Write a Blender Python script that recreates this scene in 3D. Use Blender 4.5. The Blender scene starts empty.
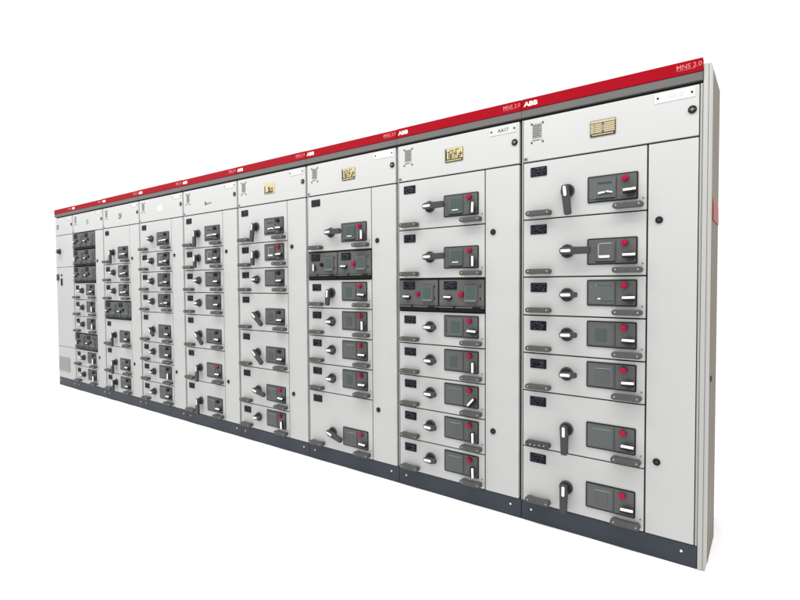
import bpy, bmesh, math, random
from mathutils import Vector, Matrix

# ------------------------------------------------------------------ camera, world, lamps, exposure
S = bpy.context.scene
COL = S.collection
f_px, yaw, pitch, roll = 494.78, 0.62050, -0.03101, -0.00422
CAM = Vector((0.2478, -2.3568, 1.2142))
c, s = math.cos(yaw), math.sin(yaw)
right0 = Vector((c, s, 0)); fwd0 = Vector((-s, c, 0)); up0 = Vector((0, 0, 1))
cp, sp = math.cos(pitch), math.sin(pitch)
fwd = fwd0 * cp + up0 * sp
up1 = -fwd0 * sp + up0 * cp
cr, sr = math.cos(roll), math.sin(roll)
rt = right0 * cr + up1 * sr
up = -right0 * sr + up1 * cr
cd = bpy.data.cameras.new('camera')
cam = bpy.data.objects.new('camera', cd); COL.objects.link(cam)
M = Matrix((( rt.x, up.x, -fwd.x, CAM.x), (rt.y, up.y, -fwd.y, CAM.y), (rt.z, up.z, -fwd.z, CAM.z), (0, 0, 0, 1)))
cam.matrix_world = M
cd.sensor_width = 36; cd.lens = f_px / 800 * 36
cd.shift_x = -20 / 800; cd.shift_y = 0
cd.clip_start = 0.05; cd.clip_end = 500
S.camera = cam

w = bpy.data.worlds.new('World'); S.world = w; w.use_nodes = True
bg = w.node_tree.nodes['Background']
bg.inputs[0].default_value = (1, 1, 1, 1); bg.inputs[1].default_value = 1.12

def area_lamp(name, loc, target, sx, sy, power, col=(1, 1, 1)):
    l = bpy.data.lights.new(name, 'AREA'); l.shape = 'RECTANGLE'; l.size = sx; l.size_y = sy
    l.energy = power; l.color = col
    o = bpy.data.objects.new(name, l); COL.objects.link(o)
    o.location = loc
    o.rotation_euler = (Vector(target) - Vector(loc)).to_track_quat('-Z', 'Y').to_euler()
    return o
area_lamp('added_overhead_lamp', (-2.3, -0.95, 3.5), (-2.3, -0.45, 0.0), 11.4, 0.7, 230, (1, 0.99, 0.97))  # unseen lamp added to brighten the headers and clear the floor shadow

S.view_settings.view_transform = 'Standard'
S.view_settings.look = 'None'
S.view_settings.exposure = 0
S.view_settings.gamma = 1

# ------------------------------------------------------------------ materials
def srgb(r, g, b):
    f = lambda v: (v / 255 / 12.92) if v / 255 <= 0.04045 else ((v / 255 + 0.055) / 1.055) ** 2.4
    return (f(r), f(g), f(b))
def mat(name, col, rough=0.5, spec=0.35, metal=0.0, var=0.06, scale=9, bump=0.0, bscale=400, smudge=0.0):
    m = bpy.data.materials.new(name); m.use_nodes = True
    nt = m.node_tree; b = nt.nodes['Principled BSDF']
    b.inputs['Roughness'].default_value = rough; b.inputs['Metallic'].default_value = metal
    b.inputs['Specular IOR Level'].default_value = spec
    tc = nt.nodes.new('ShaderNodeTexCoord')
    n = nt.nodes.new('ShaderNodeTexNoise'); n.inputs['Scale'].default_value = scale; n.inputs['Detail'].default_value = 5
    nt.links.new(tc.outputs['Object'], n.inputs['Vector'])
    mx = nt.nodes.new('ShaderNodeMix'); mx.data_type = 'RGBA'
    a = [max(0, v * (1 - var)) for v in col] + [1]; d = [min(1, v * (1 + var)) for v in col] + [1]
    mx.inputs[6].default_value = a; mx.inputs[7].default_value = d
    nt.links.new(n.outputs['Fac'], mx.inputs[0]); nt.links.new(mx.outputs[2], b.inputs['Base Color'])
    if smudge:
        n3 = nt.nodes.new('ShaderNodeTexNoise'); n3.inputs['Scale'].default_value = 3.1; n3.inputs['Detail'].default_value = 8
        n3.inputs['Roughness'].default_value = 0.65
        nt.links.new(tc.outputs['Object'], n3.inputs['Vector'])
        mr = nt.nodes.new('ShaderNodeMapRange'); mr.inputs[1].default_value = 0.3; mr.inputs[2].default_value = 0.7
        mr.inputs[3].default_value = rough - smudge; mr.inputs[4].default_value = rough + smudge
        nt.links.new(n3.outputs['Fac'], mr.inputs[0]); nt.links.new(mr.outputs[0], b.inputs['Roughness'])
    if bump:
        n2 = nt.nodes.new('ShaderNodeTexNoise'); n2.inputs['Scale'].default_value = bscale; n2.inputs['Detail'].default_value = 2
        nt.links.new(tc.outputs['Object'], n2.inputs['Vector'])
        bp = nt.nodes.new('ShaderNodeBump'); bp.inputs['Strength'].default_value = bump; bp.inputs['Distance'].default_value = 0.001
        nt.links.new(n2.outputs['Fac'], bp.inputs['Height']); nt.links.new(bp.outputs['Normal'], b.inputs['Normal'])
    return m
PAINT = mat('light_grey_powder_coat', (0.412, 0.417, 0.412), 0.46, 0.12, var=0.035, scale=1.7, bump=0.12, bscale=300, smudge=0.08)
FRAME = mat('grey_frame_paint', (0.30, 0.30, 0.29), 0.5, 0.15)
GASKET_SHADE = mat('black_gasket_and_shade', (0.020, 0.020, 0.021), 0.8, 0.08)
RED = mat('red_fascia_paint', (0.235, 0.001, 0.007), 0.5, 0.05, var=0.08, scale=5)
BAND = mat('dark_grey_fascia', (0.100, 0.099, 0.096), 0.5, 0.15, var=0.05)
PLINTH = mat('blue_grey_plinth_paint', (0.027, 0.033, 0.044), 0.55, 0.25, var=0.15, scale=6, bump=0.15)
SIDE = mat('beige_side_panel', (0.125, 0.104, 0.078), 0.5, 0.15, var=0.3, scale=1.6)  # beige-brown tone, mottled by noise
POST = mat('pale_corner_post_paint', (0.355, 0.352, 0.338), 0.5, 0.15, var=0.05, scale=3)
BLACK = mat('black_plastic', (0.009, 0.009, 0.010), 0.5, 0.15)
DARK = mat('charcoal_plastic', (0.046, 0.046, 0.047), 0.5, 0.15, var=0.1, scale=40)
PULLM = mat('grey_translucent_plastic', (0.070, 0.070, 0.068), 0.5, 0.12, var=0.16, scale=60)
PANELM = mat('grey_control_panel_plastic', (0.088, 0.090, 0.089), 0.5, 0.10, var=0.08, scale=30)
PLATE2 = mat('blue_grey_breaker_face', (0.088, 0.098, 0.098), 0.5, 0.10, var=0.06, scale=30)
SCREEN = mat('dull_green_screen', (0.056, 0.078, 0.070), 0.4, 0.12, var=0.08, scale=20)
DUNIT = mat('grey_drawer_front_plastic', (0.096, 0.097, 0.095), 0.5, 0.10, var=0.08, scale=14)
WHITE = mat('white_plastic', (0.74, 0.74, 0.735), 0.45, 0.2, var=0.02)
DULLPL = mat('satin_engraved_plate', (0.455, 0.455, 0.45), 0.5, 0.10, var=0.02)
WPLATE = mat('white_engraved_plate', (0.56, 0.56, 0.555), 0.5, 0.10, var=0.02)
BTN = mat('crimson_button_plastic', (0.30, 0.004, 0.030), 0.45, 0.15, var=0.1, scale=40)
PRINT = mat('pale_blue_print', (0.085, 0.095, 0.12), 0.6, 0.05)
LABELM = mat('black_label_face', (0.006, 0.007, 0.011), 0.6, 0.08)
GREYPR = mat('grey_print', (0.21, 0.21, 0.21), 0.6, 0.2, var=0.3, scale=300)
FAINT = mat('faint_grey_ink', (0.42, 0.42, 0.42), 0.6, 0.2)
INK = mat('dark_ink', (0.09, 0.09, 0.09), 0.6, 0.2)
GOLD = mat('brass_rating_plate', (0.40, 0.34, 0.22), 0.45, 0.2, var=0.08, scale=30)
YELLOW = mat('yellow_rating_plate', (0.45, 0.38, 0.19), 0.5, 0.2, var=0.1, scale=30)
BADGEK = mat('dark_brown_plate_print', (0.035, 0.028, 0.018), 0.5, 0.3)
STEEL = mat('bright_steel_screw', (0.62, 0.63, 0.64), 0.35, 0.5, metal=0.3)
PINK = mat('pale_pink_lettering', (0.48, 0.13, 0.14), 0.5, 0.2)
LOGO = mat('cream_lettering', (0.90, 0.80, 0.72), 0.5, 0.2)
GRILLE = mat('grey_grille_mesh', (0.36, 0.37, 0.36), 0.6, 0.2)
REDPATCH = mat('dull_red_patch', (0.24, 0.035, 0.028), 0.5, 0.3)
FLOORM = mat('white_studio_floor', (0.95, 0.95, 0.95), 0.9, 0.0, var=0.0)

# ------------------------------------------------------------------ mesh builder
class MB:
    def __init__(self): self.bm = bmesh.new(); self.mats = []
    def mi(self, m):
        if m not in self.mats: self.mats.append(m)
        return self.mats.index(m)
    def _fin(self, faces, m, smooth=False):
        i = self.mi(m)
        for f in faces: f.material_index = i; f.smooth = smooth
    def box(self, x0, x1, y0, y1, z0, z1, m, bev=0.0, seg=1):
        n0 = len(self.bm.faces)
        t = bmesh.new()
        bmesh.ops.create_cube(t, size=1)
        for v in t.verts:
            v.co = Vector(((x0 + x1) / 2 + v.co.x * (x1 - x0), (y0 + y1) / 2 + v.co.y * (y1 - y0), (z0 + z1) / 2 + v.co.z * (z1 - z0)))
        if bev: bmesh.ops.bevel(t, geom=list(t.edges), offset=bev, segments=seg, affect='EDGES', profile=0.6)
        self.merge(t, m)
    def merge(self, t, m, smooth=False, mtx=None):
        if mtx is not None: bmesh.ops.transform(t, matrix=mtx, verts=t.verts)
        vm = {}
        for v in t.verts: vm[v] = self.bm.verts.new(v.co)
        i = self.mi(m)
        for f in t.faces:
            try: nf = self.bm.faces.new([vm[v] for v in f.verts])
            except ValueError: continue
            nf.material_index = i; nf.smooth = smooth
        t.free()
    def prism(self, pts, y0, y1, m, bev=0.0):
        """pts: closed outline in x,z; extruded between y0 (front, smaller) and y1"""
        t = bmesh.new()
        a = [t.verts.new((x, y0, z)) for x, z in pts]
        b = [t.verts.new((x, y1, z)) for x, z in pts]
        t.faces.new(a); t.faces.new(list(reversed(b)))
        for k in range(len(pts)):
            j = (k + 1) % len(pts)
            t.faces.new((a[j], a[k], b[k], b[j]))
        bmesh.ops.recalc_face_normals(t, faces=t.faces)
        if bev:
            fr = [e for e in t.edges if abs(e.verts[0].co.y - y0) < 1e-6 and abs(e.verts[1].co.y - y0) < 1e-6]
            bmesh.ops.bevel(t, geom=fr, offset=bev, segments=2, affect='EDGES', profile=0.6)
        self.merge(t, m)
    def rrect(self, x0, x1, z0, z1, r, y0, y1, m, n=4, bev=0.0):
        P = []
        for cx, cz, a0 in ((x1 - r, z1 - r, 0), (x0 + r, z1 - r, 90), (x0 + r, z0 + r, 180), (x1 - r, z0 + r, 270)):
            for k in range(n + 1):
                a = math.radians(a0 + 90 * k / n); P.append((cx + r * math.cos(a), cz + r * math.sin(a)))
        self.prism(P, y0, y1, m, bev)
    def frustum(self, cx, cz, prof, m, n=24, smooth=False):
        """prof: list of (y, r) from back to front"""
        t = bmesh.new(); rings = []
        for y, r in prof:
            rings.append([t.verts.new((cx + r * math.cos(2 * math.pi * k / n), y, cz + r * math.sin(2 * math.pi * k / n))) for k in range(n)])
        for a, b in zip(rings, rings[1:]):
            for k in range(n):
                j = (k + 1) % n; f = t.faces.new((a[k], a[j], b[j], b[k])); 
        t.faces.new(rings[-1]); t.faces.new(list(reversed(rings[0])))
        bmesh.ops.recalc_face_normals(t, faces=t.faces)
        self.merge(t, m)
    def quad(self, x0, x1, z0, z1, y, m):
        self.box(x0, x1, y - 0.0006, y, z0, z1, m)
    def text(self, body, x, z, h, y, m, bold=0.0, sx=1.0):
        cu = bpy.data.curves.new('t', 'FONT'); cu.body = body; cu.size = h / 0.7; cu.extrude = 0.0003; cu.offset = bold
        cu.resolution_u = 2
        o = bpy.data.objects.new('t', cu); COL.objects.link(o)
        me = bpy.data.meshes.new_from_object(o.evaluated_get(bpy.context.evaluated_depsgraph_get()))
        bpy.data.objects.remove(o); bpy.data.curves.remove(cu)
        t = bmesh.new(); t.from_mesh(me); bpy.data.meshes.remove(me)
        mtx = Matrix.Translation((x, y, z)) @ Matrix.Rotation(math.radians(90), 4, 'X') @ Matrix.Diagonal((sx, 1, 1, 1))
        self.merge(t, m, False, mtx)
    def mesh(self, name):
        me = bpy.data.meshes.new(name); self.bm.to_mesh(me); self.bm.free()
        for m in self.mats: me.materials.append(m)
        return me
def put(name, me, parent, loc=(0, 0, 0), ry=0.0):
    o = bpy.data.objects.new(name, me); COL.objects.link(o)
    o.parent = parent; o.location = loc; o.rotation_euler = (0, ry, 0)
    return o
def build(name, mb, parent, loc=(0, 0, 0), ry=0.0): return put(name, mb.mesh(name), parent, loc, ry)

rnd = random.Random(7)

# ------------------------------------------------------------------ setting
mb = MB(); mb.box(-60, 40, -40, 60, -0.2, 0.0, FLOORM)
fl = build('floor', mb, None); fl['kind'] = 'structure'; fl['label'] = 'plain white floor under the row of cabinets'

# ------------------------------------------------------------------ shared part meshes (origin on the door face, -y is towards the viewer)
def rotary(L, wd):
    """rotary operating handle pointing along +x, turned with rotation about y"""
    m = MB()
    m.frustum(0, 0, [(0, .033), (-.009, .033), (-.013, .030)], DARK)
    m.frustum(0, 0, [(-.012, .0275), (-.018, .026), (-.032, .022), (-.036, .020)], BLACK)
    h = wd / 2
    P = [(-.022, -h * .75), (-.025, 0), (-.022, h * .75), (.0, h * 1.05), (L * .5, h * .95), (L - .006, h * .9), (L, h * .6), (L, -h * .6), (L - .006, -h * .9), (L * .5, -h * .95), (.0, -h * 1.05)]
    m.prism(P, -.047, -.028, DARK, bev=.003)
    m.rrect(-.018, .030, -.0068, .0068, .006, -.0492, -.045, WHITE)
    m.rrect(-.013, -.008, -.0022, .0022, .002, -.0498, -.0485, FAINT, n=2)
    return m.mesh('rotary_handle')
ROT_LONG = rotary(.118, .036)
ROT_MID = rotary(.085, .033)
ROT_SHORT = rotary(.058, .029)

def pull():
    m = MB()
    # bar on two feet, screws at the ends
    m.rrect(0, .128, -.013, .013, .0125, -.040, -.012, PULLM, n=5, bev=.004)
    m.box(.008, .030, -.013, 0, -.010, .010, DARK)
    m.box(.098, .120, -.013, 0, -.010, .010, DARK)
    for x in (.016, .112):
        m.frustum(x, .001, [(-.039, .0035), (-.0408, .0030)], FAINT, n=10)
    return m.mesh('pull_handle')
PULL = pull()
def pull_worn():
    m = MB()
    m.rrect(0, .128, -.014, .014, .0135, -.036, -.012, DARK, n=5, bev=.004)
    m.box(.008, .030, -.013, 0, -.010, .010, DARK); m.box(.098, .120, -.013, 0, -.010, .010, DARK)
    for k in range(9):
        x = .016 + k * .012
        m.frustum(x, rnd.uniform(-.004, .004), [(-.035, .0032), (-.0375, .0025)], STEEL if k % 2 else PULLM, n=8)
    return m.mesh('pull_handle')
PULLW = pull_worn()

def button(m_, r=.0165):
    m = MB()
    m.frustum(0, 0, [(0, r * 1.12), (-.006, r * 1.12)], DARK, n=20)
    m.frustum(0, 0, [(-.005, r), (-.016, r), (-.019, r * .88)], m_, n=20)
    m.frustum(0, 0, [(-.0188, r * .5), (-.0205, r * .42)], m_, n=14)
    return m.mesh('push_button')
B_RED, B_BLACK = button(BTN), button(BLACK)

def toggle():
    m = MB()
    m.frustum(0, 0, [(0, .021), (-.007, .021), (-.010, .019)], DARK, n=20)
    m.prism([(-.029, -.008), (-.029, .008), (.027, .009), (.027, -.009)], -.028, -.009, BLACK, bev=.002)
    m.box(-.028, .026, -.0300, -.020, .0010, .0115, WHITE, .0015)
    return m.mesh('selector_switch')
TOG = toggle()

def nameplate_label(seed):
    r = random.Random(seed); m = MB()
    m.rrect(0, .084, 0, .046, .002, -.003, 0, LABELM, n=1)
    y = -.0032
    m.quad(.006, .0075, .006, .040, y, PRINT)
    for row in range(5):
        z = .008 + row * .0072; x = .012 + r.uniform(0, .006)
        while x < .074:
            L = r.uniform(.003, .014); e = min(x + L, .077)
            if r.random() < .72: m.quad(x, e, z, z + r.choice((.0018, .0030, .0012)), y, PRINT)
            x = e + r.uniform(.002, .006)
    if r.random() < .6: m.quad(.020, .076, .0385, .0398, y, PRINT)
    return m.mesh('circuit_label')
LABELS = [nameplate_label(k) for k in range(6)]

def panel(kind):
    """control panel .220 x .120, origin at its lower left corner"""
    m = MB(); W, H = .219, .120
    # black rim as four bars and face plate set back
    t = .0045
    m.rrect(-.001, W + .001, -.001, H + .001, .006, -.004, .006, BLACK, n=3)
    m.rrect(t, W - t, t, H - t, .004, -.0055, -.003, PANELM, n=3)
    y = -.0055
    m.box(.128, .1292, y - .001, y, .006, H - .006, BLACK)           # parting line
    if kind == 'breaker':       # recessed breaker with two white rockers
        m.rrect(.010, .126, .016, .108, .003, y - .003, y, PLATE2, n=2)
        m.box(.045, .108, y - .006, y - .003, .084, .0875, DARK)
        m.box(.038, .120, y - .006, y - .003, .012, .0165, BLACK)
        m.prism([(.048, .036), (.050, .044), (.078, .047), (.078, .040)], y - .007, y - .003, WHITE)
        m.prism([(.080, .044), (.090, .049), (.112, .042), (.112, .037), (.095, .040)], y - .007, y - .003, WHITE)
        m.box(.048, .112, y - .005, y - .003, .033, .036, DARK)
    elif kind == 'bar':         # raised window with a white bar
        m.rrect(.042, .122, .014, .104, .003, y - .004, y, PLATE2, n=2)
        m.box(.050, .054, y - .0055, y - .004, .034, .098, FRAME); m.box(.050, .110, y - .0055, y - .004, .094, .098, FRAME)
        m.box(.056, .118, y - .0050, y - .004, .030, .092, PANELM)
        m.box(.054, .102, y - .009, y - .004, .030, .041, WHITE, .001)
        m.box(.040, .124, y - .006, y, .010, .014, BLACK)
    elif kind == 'blank':
        m.rrect(.008, .124, .010, .110, .003, y - .003, y, PLATE2, n=2)
        m.box(.042, .044, y - .0045, y - .003, .092, .096, STEEL); m.box(.046, .110, y - .0036, y - .003, .093, .0945, DARK)
        m.box(.050, .062, y - .006, y - .003, .030, .036, WHITE)
        m.box(.064, .122, y - .0038, y - .003, .021, .024, DARK)
    elif kind == 'screen':
        m.rrect(.030, .120, .010, .108, .010, y - .004, y, PLATE2, n=3)
        m.rrect(.048, .104, .028, .088, .003, y - .006, y - .003, SCREEN, n=2)
        m.box(.012, .016, y - .002, y, .020, .10, DARK)
    elif kind == 'window':
        m.rrect(.036, .118, .014, .106, .005, y - .005, y, PLATE2, n=2)
        m.rrect(.050, .110, .030, .096, .003, y - .0065, y - .004, SCREEN, n=2)
        m.box(.058, .098, y - .009, y - .006, .031, .036, WHITE, .001)
        m.box(.036, .12, y - .008, y, .009, .0135, BLACK)
    elif kind == 'small':
        m.rrect(.010, .122, .010, .110, .003, y - .002, y, PANELM, n=2)
        m.rrect(.040, .088, .028, .084, .002, y - .0035, y - .0015, SCREEN, n=2)
    elif kind == 'faint':
        m.rrect(.010, .122, .010, .110, .003, y - .002, y, PLATE2, n=2)
        m.rrect(.044, .100, .026, .086, .002, y - .0032, y - .0015, PANELM, n=2)
        m.box(.042, .110, y - .0035, y - .0015, .0915, .0935, FRAME)
    else:                       # plain
        m.rrect(.010, .122, .010, .110, .003, y - .002, y, PLATE2, n=2)
        m.box(.030, .110, y - .0035, y - .0015, .094, .0955, FRAME)
    # scale marks round the switch
    for a in range(5):
        an = math.radians(-10 + a * 50)
        px, pz = .172 + .026 * math.cos(an), .036 + .026 * math.sin(an)
        m.quad(px - .001, px + .001, pz - .001, pz + .001, y - .0002, FAINT)
    return m.mesh('control_panel')
PANELS = {k: panel(k) for k in ('breaker', 'bar', 'blank', 'screen', 'window', 'small', 'faint', 'plain')}

def cam_lock():
    m = MB()
    m.frustum(0, 0, [(0, .0165), (-.004, .0165), (-.006, .014)], BLACK, n=20)
    m.box(-.009, .009, -.0072, -.0055, -.0018, .0018, GREYPR)
    m.box(-.0018, .0018, -.0074, -.0055, -.007, .007, GREYPR)
    return m.mesh('lock')
def cable_lock():
    m = MB()
    m.frustum(0, 0, [(0, .0155), (-.004, .0155), (-.006, .013)], BLACK, n=20)
    m.frustum(0, 0, [(-.0055, .0055), (-.0075, .0045)], DARK, n=8)
    return m.mesh('lock')
LOCKH, LOCKC = cam_lock(), cable_lock()
mb = MB(); mb.frustum(0, 0, [(0, .0055), (-.003, .0055), (-.0045, .003)], STEEL, n=10); SCREW = mb.mesh('bolt')
mb = MB(); mb.frustum(0, 0, [(0, .0045), (-.003, .0045)], BLACK, n=10); RIVET = mb.mesh('rivet')

def info_mark():
    """grey printed block of small rows (no code) between four black rivets"""
    m = MB(); r = random.Random(3)
    m.quad(.004, .052, .022, .092, -.0002, GREYPR)
    for k in range(11):
        m.quad(.006, .050 - r.uniform(0, .014), .0262 + k * .006, .0286 + k * .006, -.0009, INK if k % 2 else GREYPR)
    m.quad(.004, .040, .010, .0145, -.0002, INK); m.quad(.046, .052, .0105, .014, -.0002, INK)
    for x in (0, .058):
        for z in (.002, .094): m.frustum(x, z, [(0, .0042), (-.003, .0042)], BLACK, n=10)
    return m.mesh('information_plate')
INFO = info_mark()

def rating_plate(style):
    m = MB(); W, H = .114, .074; r = random.Random(style)
    if style == 3:               # only dark writing, no plate
        for k, (x, w_, h_) in enumerate(((.0, .016, .030), (.020, .010, .016), (.034, .020, .012), (.060, .012, .020), (.076, .022, .014))):
            m.quad(x, x + w_, .004 + .002 * k, .004 + h_, -.0002, BADGEK if k != 3 else INK)
        return m.mesh('rating_plate')
    if style == 4:               # plain white plate
        m.rrect(.02, W - .02, .008, H - .008, .003, -.002, 0, WPLATE, n=2); return m.mesh('rating_plate')
    if style >= 5:               # pale plate crowded with grey or dark print
        k_ = INK if style == 5 else GREYPR
        for row in range(5):
            x = .018
            while x < .085:
                e = min(x + r.uniform(.008, .022), .092)
                if r.random() < .75: m.quad(x, e, .008 + row * .012, .008 + row * .012 + r.uniform(.005, .010), -.0002, k_)
                x = e + .004
        return m.mesh('rating_plate')
    base = GOLD if style == 0 else YELLOW
    if style == 0:
        m.rrect(0, W, 0, H, .003, -.003, 0, BADGEK, n=2)
        m.box(.002, W - .002, -.0038, -.003, .062, H - .002, base)
        m.box(.008, W - .010, -.0038, -.003, .006, .0105, base)
        for cix, (xa, xb) in enumerate(((.002, .020), (.022, .054), (.062, W - .004))):
            for k in range(5): m.box(xa, xb, -.0038, -.003, .0165 + k * .0088, .0165 + k * .0088 + .0066, base)
        m.box(.055, .061, -.0038, -.003, .024, .050, GREYPR)
    elif style == 1:
        m.rrect(0, W, 0, H, .003, -.003, 0, BADGEK, n=2)
        m.box(.010, W - .001, -.0038, -.003, .017, H - .001, base)
        m.box(.006, W - .008, -.0038, -.003, .005, .010, base)
        m.quad(.088, .112, .036, .041, -.0038, BADGEK); m.quad(.030, .056, .060, .064, -.0038, BADGEK); m.quad(.066, .092, .062, .066, -.0038, BADGEK)
        for x0, x1, z0, z1 in ((.002, .013, .012, .060), (.020, .032, .050, .058), (.024, .030, .020, .046), (.034, .042, .018, .046), (.040, .052, .024, .029), (.046, .050, .036, .058), (.058, .062, .020, .055), (.062, .078, .040, .045), (.070, .074, .022, .062), (.084, .094, .018, .032), (.098, .104, .024, .050)):
            m.quad(x0, x1, z0, z1, -.0040, BADGEK)
    else:
        m.rrect(0, W, 0, H, .003, -.003, 0, base, n=2)
        m.quad(.0, .010, .0, .058, -.0032, BADGEK)
        for k in range(9):
            x = .014 + r.uniform(0, .076); z = r.uniform(.004, .040)
            m.quad(x, x + r.uniform(.006, .018), z, z + r.uniform(.004, .016), -.0032 - .0007 * (k + 1) * .3, BADGEK)
        m.quad(.040, .100, .006, .016, -.0062, BADGEK)
    return m.mesh('rating_plate')
RATING = [rating_plate(k) for k in range(7)]

# ------------------------------------------------------------------ drawers
UNIT = 1.725 / 18
ZH = 1.825
DIRS = {'r': 0, 'd': 90, 'rd': 40, 'dr': 82, 'dl': 96, 'rr': 14}
def zof(k): return ZH - k * UNIT
def drawer(parent, k0, k1, spec, li):
    """one withdrawable unit from row k0 to row k1 of the 18 row grid"""
    direction, ln, pk, bt, tg = spec
    z0, z1 = zof(k1) + .0032, zof(k0) - (.0032 if k0 else .0042)
    x0, x1 = .0125, .588
    h = z1 - z0
    m = MB(); m.box(0, x1 - x0, 0, .022, 0, h, PAINT, .0018, 2)
    m.frustum(.563, .052, [(0, .0032), (-.0022, .0032)], INK, n=8)
    d = build('drawer', m, parent, (x0, 0, z0))
    ox = -x0
    put('circuit_label', LABELS[li % 6], d, (ox + .050 + rnd.uniform(-.001, .001), 0, h - .071 + rnd.uniform(-.001, .001)), math.radians(rnd.uniform(-.6, .6)))
    big = (k1 - k0) > 2
    me = {'L': ROT_LONG, 'M': ROT_MID, 'S': ROT_SHORT}[ln]
    put('rotary_handle', me, d, (ox + .238, 0, .119 if big else .101), math.radians(DIRS[direction] + rnd.uniform(-2.5, 2.5)))
    put('control_panel', PANELS[pk], d, (ox + .334, 0, .051))
    by = -.0065
    o = put('push_button', B_RED if bt == 'R' else B_BLACK, d, (ox + .501, by, .051 + .095)); o.scale = (.84, 1, .80)
    if bt == 'R': o['label'] = 'crimson push button'
    put('selector_switch', TOG, d, (ox + .525, by, .051 + .034), {'h': 0, 'v': math.radians(90), 'x': math.radians(-45)}[tg] + math.radians(rnd.uniform(-3, 3)))
    put('pull_handle', PULLW if (li == 105) else PULL, d, (ox + .036, 0, .024))
    put('pull_handle', PULL, d, (ox + .452, 0, .024))
    return d
def half_drawer(parent, k0, k1, side, li, bt='R', tg='h'):
    z0, z1 = zof(k1) + .003, zof(k0) - .002
    x0, x1 = ((.012, .294), (.299, .590))[side]
    h = z1 - z0; W = x1 - x0
    m = MB()
    m.box(0, W, .004, .024, 0, h, GASKET_SHADE)
    m.box(.003, W - .003, -.006, .006, .030, h - .008, DUNIT, .003, 2)         # front plate
    m.box(.003, W - .003, -.020, .006, .022, .0285, DUNIT, .002)                # lip over the finger recess
    m.box(.010, W - .010, -.004, .006, .004, .018, BLACK)
    m.box(W * .36, W * .40, -.022, -.018, .022, .036, BLACK); m.box(W * .78, W * .95, -.0215, -.019, .0225, .033, BLACK)
    for zz in (.068, .135): m.box(W - .026, W - .021, -.008, -.005, zz, zz + .016, BLACK)
    d = build('drawer', m, parent, (x0, 0, z0)); d['label'] = 'dark grey half-width drawer'
    o = put('circuit_label', LABELS[li % 6], d, (.036, -.006, h - .062)); 
    put('push_button', B_RED if bt == 'R' else B_BLACK, d, (.143 if side == 0 else .150, -.006, .098), 0).scale = (.72, 1, .72) if side == 0 else (.9, 1, .9)
    put('selector_switch', TOG, d, (.070, -.006, .078), {'h': 0, 'v': math.radians(90)}[tg]).scale = (.85, .85, .85)
    sm = MB(); sm.rrect(0, .078, 0, .092, .004, -.010, 0, PLATE2, n=2, bev=.002); sm.rrect(.012, .066, .022, .082, .003, -.0115, -.009, SCREEN, n=2)
    sm.box(.006, .072, -.013, -.008, .0065, .011, GREYPR)
    build('display', sm, d, (.172, -.006, .055))
    return d

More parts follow.
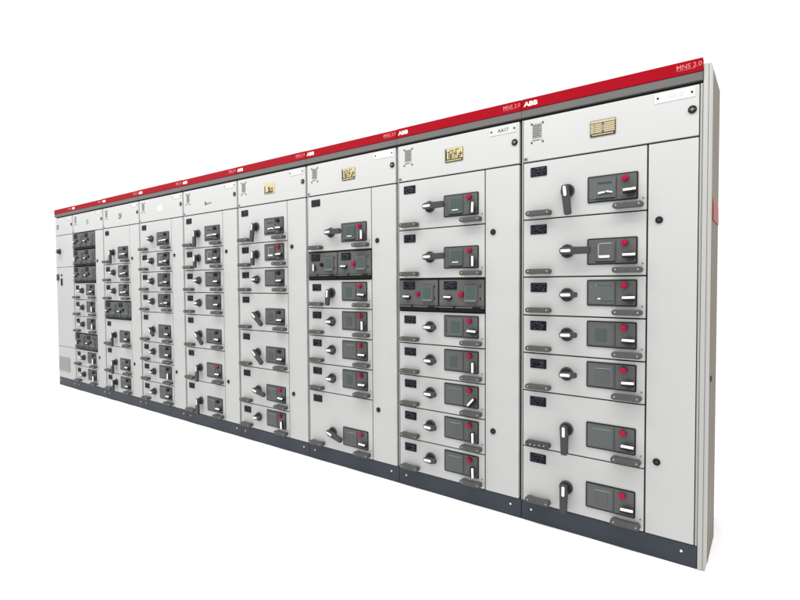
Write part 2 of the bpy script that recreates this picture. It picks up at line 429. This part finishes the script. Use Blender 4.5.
# spec: handle direction, handle length, panel kind, button, switch
R_, K_ = 'R', 'K'
CAB = {
 1: dict(rows=[(0, 3, ('dr', 'L', 'breaker', R_, 'h')), (3, 6, ('r', 'L', 'bar', R_, 'h')), (6, 8, ('r', 'S', 'blank', R_, 'h')), (8, 10, ('r', 'S', 'small', R_, 'h')),
               (10, 12, ('r', 'S', 'faint', R_, 'h')), (12, 15, ('d', 'L', 'plain', R_, 'h')), (15, 18, ('d', 'L', 'faint', R_, 'h'))], rate=0, code='AA18', faint=True),
 2: dict(rows=[(0, 3, ('r', 'L', 'window', R_, 'v')), (3, 6, ('r', 'L', 'window', R_, 'v')), (6, 8, 'dark'), (8, 10, ('r', 'S', 'screen', R_, 'h')), (10, 12, ('r', 'S', 'small', R_, 'v')),
               (12, 14, ('r', 'S', 'plain', R_, 'x')), (14, 16, ('r', 'S', 'faint', R_, 'v')), (16, 18, ('r', 'S', 'plain', R_, 'v'))], rate=1, code='AA17', faint=False),
 3: dict(rows=[(0, 4, ('r', 'L', 'window', R_, 'v')), (4, 6, 'dark2'), (6, 8, ('dl', 'M', 'small', R_, 'h')), (8, 10, ('r', 'S', 'small', R_, 'v')), (10, 12, ('r', 'S', 'faint', R_, 'h')),
               (12, 14, ('r', 'S', 'small', R_, 'h')), (14, 18, ('rr', 'L', 'faint', R_, 'h'))], rate=1, code=None),
 4: dict(rows=[(0, 3, ('dl', 'L', 'breaker', K_, 'h')), (3, 5, ('dl', 'M', 'bar', R_, 'h')), (5, 7, ('r', 'S', 'plain', K_, 'h')), (7, 10, ('rd', 'L', 'small', K_, 'h')),
               (10, 13, ('rd', 'L', 'small', K_, 'h')), (13, 16, ('rr', 'L', 'plain', R_, 'h')), (16, 18, ('r', 'S', 'plain', R_, 'v'))], rate=2, code=None),
 5: dict(rows=[(0, 3, ('dl', 'L', 'breaker', K_, 'h')), (3, 5, ('dl', 'M', 'bar', K_, 'h')), (5, 7, ('r', 'S', 'faint', K_, 'h')), (7, 9, ('r', 'S', 'faint', K_, 'h')),
               (9, 12, ('rd', 'L', 'small', K_, 'h')), (12, 15, ('d', 'L', 'plain', R_, 'h')), (15, 18, ('d', 'L', 'plain', K_, 'h'))], rate=3, code=None),
 6: dict(rows=[(0, 3, ('r', 'M', 'breaker', K_, 'h')), (3, 5, ('r', 'S', 'bar', K_, 'h')), (5, 7, ('r', 'S', 'window', K_, 'h')), (7, 9, ('r', 'S', 'window', K_, 'h')),
               (9, 12, ('rd', 'M', 'small', K_, 'h')), (12, 14, ('r', 'S', 'small', K_, 'h')), (14, 16, ('r', 'S', 'plain', K_, 'v')), (16, 18, ('r', 'S', 'plain', K_, 'h'))], rate=4, code=None),
 7: dict(rows=[(0, 4, ('d', 'L', 'breaker', K_, 'h')), (4, 6, ('r', 'S', 'bar', K_, 'h')), (6, 8, ('r', 'S', 'bar', K_, 'h')), (8, 10, 'dark'), (10, 13, ('d', 'L', 'plain', K_, 'h')),
               (13, 16, ('d', 'L', 'plain', K_, 'h')), (16, 18, ('d', 'M', 'plain', K_, 'h'))], rate=5, code=None),
 8: dict(rows=[(0, 2, 'dark'), (2, 4, 'dark2'), (4, 6, 'dark'), (6, 8, ('r', 'S', 'window', K_, 'h')), (8, 10, ('r', 'S', 'faint', K_, 'v')), (10, 12, ('r', 'S', 'faint', K_, 'v')),
               (12, 14, 'dark2'), (14, 16, ('r', 'S', 'small', K_, 'v')), (16, 18, ('r', 'S', 'small', K_, 'v'))], rate=6, code=None),
}
TEXT = {
 1: 'tall grey cabinet nearest the camera, right end of the row, beside the beige side panel',
 2: 'second cabinet from the right end, with AA17 printed on its header door',
 3: 'third cabinet from the right end, dark drawer pair directly under its top drawer',
 4: 'fourth cabinet from the right end, seven drawers, small yellow plate with dark print',
 5: 'fifth cabinet from the right end, dark writing but no plate on its header',
 6: 'sixth cabinet from the right end, eight light drawers and a blank white header plate',
 7: 'third cabinet from the left end, one dark drawer pair at mid height',
 8: 'second cabinet from the left end, three dark drawer pairs stacked under its header',
 9: 'plain grey cabinet at the far left end, with ventilation grille and no drawers',
}
H_TOP = 2.142; DEPTH = 0.62
def cabinet(n):
    W = .8; X0 = -n * .8
    xl = .0 if n < 9 else .272
    root = bpy.data.objects.new('switchgear_cabinet', None); COL.objects.link(root)
    root.empty_display_size = .1
    root.location = (X0, 0, 0)
    root['label'] = TEXT[n]; root['category'] = 'switchgear cabinet'; root['group'] = 'switchgear cabinets standing in one row'
    g = .0008
    # carcass
    m = MB()
    m.box(xl + g, W - g, .024, DEPTH, .1, 2.112, FRAME)
    m.box(xl + .0045, W - .0045, .0225, .0238, .1012, 2.05, GASKET_SHADE)               # black gaskets seen through the door gaps
    m.box(xl + g, xl + .0068, .003, .0222, .101, 2.040, FRAME, .001)               # front uprights
    if n == 1: m.box(W - .0098, W - g, .003, .0222, .101, 2.040, FRAME, .001)
    build('carcass', m, root)
    # plinth
    m = MB(); m.box(xl + g * 2, W - g * 2, .004, DEPTH - .01, .0005, .0985, PLINTH, .001)
    p = build('plinth', m, root)
    for x in ((xl + .055, W - .060)): put('bolt', SCREW, p, (x, .004, .062))
    # fascia
    m = MB(); m.box(xl + g, W - g, -.004, .022, 2.052, 2.0868, BAND, .001); m.box(xl + g, W - g, .016, .022, 2.0395, 2.0515, GASKET_SHADE)  # black strip under the band: shadow line of the overhang put in as colour
    build('grey_fascia', m, root)
    m = MB(); m.box(xl + g * 1.6, W - g * 1.6, -.007, .0225, 2.0875, H_TOP + rnd.uniform(-.002, .002), RED, .002)
    r = build('red_fascia', m, root)
    m = MB()
    m.text('ABB', xl + .016 if n < 9 else xl + .02, 2.104, .021, -.0073, LOGO, .0010, 1.3)
    if n < 9: build('lettering', m, r)
    m = MB(); m.text('MNS 2.0', .700, 2.110, .019, -.0073, PINK, .0002, 1.0)
    m.quad(.702, .772, 2.105, 2.1065, -.0072, PINK)
    build('lettering', m, r)
    # header door
    hx0, hx1 = xl + .0105, W - .0135
    m = MB(); m.box(hx0, hx1, 0, .022, ZH + .0042, 2.0375, PAINT, .0018, 2)
    hd = build('header_door', m, root)
    put('lock', LOCKH, hd, (.762, 0, 1.938))
    m = MB(); m.box(-.010, .008, -.004, 0, -.006, .006, GREYPR, .001); m.box(-.004, .004, -.006, -.004, -.003, .004, DARK)
    if n < 9: build('hinge', m, hd, (xl + .024, 0, 1.842))
    if n < 9: put('information_plate', INFO, hd, (.054, 0, 1.917))
    if n < 9:
        st = CAB[n]['rate']
        put('rating_plate', RATING[st], hd, (.342, 0, 1.894 if st != 3 else 1.886))
    else: put('rating_plate', RATING[5], hd, (.300, 0, 1.892))
    m = MB(); m.rrect(0, .154, 0, .040, .002, -.0018, 0, WPLATE if n in (1, 3) else DULLPL, n=1)
    if n <= 2:
        m.text(CAB[n]['code'], .050, .012, .017, -.0020, FAINT if CAB[n]['faint'] else INK, .0006, 1.05)
    np_ = build('name_plate', m, hd, (.618, 0, 1.991))
    for x in (.012, .142): put('rivet', RIVET, np_, (x, -.0015, .020))
    if n < 9:
        # cable compartment door
        m = MB(); m.box(.5955, W - .0135, 0, .022, .1025, ZH - .0042, PAINT, .0018, 2)
        cdoor = build('cable_door', m, root)
        for z in (1.490, .430): put('lock', LOCKC, cdoor, (.640, 0, z))
        for i, (k0, k1, sp_) in enumerate(CAB[n]['rows']):
            li = n * 3 + i
            if sp_ in ('dark', 'dark2'):
                d2 = sp_ == 'dark2'
                half_drawer(root, k0, k1, 0, li, 'K' if d2 or n > 3 else 'R', 'v' if d2 else 'h')
                half_drawer(root, k0, k1, 1, li + 2, 'R' if n <= 3 else 'K', 'h')
            else:
                drawer(root, k0, k1, sp_, 105 if (n == 1 and k0 == 12) else li)
    else:
        for name, za, zb in (('upper_door', zof(4) + .0025, ZH - .003), ('middle_door', zof(14) + .0025, zof(4) - .0025), ('lower_door', .1025, zof(14) - .0025)):
            m = MB(); m.box(hx0, hx1, 0, .022, za, zb, PAINT, .0018, 2)
            d = build(name, m, root)
            if name == 'upper_door':
                put('rotary_handle', ROT_SHORT, d, (.405, 0, 1.632), 0)
            elif name == 'middle_door':
                m = MB(); m.box(0, .055, -.012, 0, 0, .075, DARK, .002); m.box(.008, .047, -.014, -.011, .03, .065, SCREEN)
                build('meter', m, d, (.305, 0, 1.283))
                m = MB(); m.frustum(0, .125, [(0, .012), (-.010, .011)], BLACK, n=16)
                m.rrect(-.010, .010, 0, .085, .004, -.012, 0, BLACK, n=3)
                build('door_latch', m, d, (.446, 0, 1.222))
            else:
                m = MB(); m.box(0, .335, -.003, 0, 0, .172, FRAME, .001)
                for k in range(19): m.box(.006, .329, -.007, -.003, .006 + k * .0086, .0105 + k * .0086, GRILLE)
                build('ventilation_grille', m, d, (.292, 0, .184))
    if n == 1:
        # corner post and side panel closing the row
        m = MB(); m.box(W + g, W + .019, .001, .06, .0005, 2.118, POST, .003, 2); m.box(W + .0195, W + .030, .004, .075, .0005, 2.118, POST, .003, 2)
        build('corner_post', m, root)
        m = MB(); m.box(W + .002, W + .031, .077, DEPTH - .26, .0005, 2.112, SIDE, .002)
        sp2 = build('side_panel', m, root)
        m = MB(); m.box(0, .005, 0, .03, 0, .022, DARK, .001); build('latch', m, sp2, (W + .031, .10, .79))
        m = MB(); m.prism([(0, 0)] * 0 or [(0, 0), (.004, 0), (.003, .075), (0, .10)], .10, .33, REDPATCH)  # thin red patch laid on the outer face of the panel
        mk = build('red_patch', m, sp2, (W + .0312, 0, 1.485)); mk['label'] = 'red patch on side panel'
    return root
for n in range(1, 10): cabinet(n)
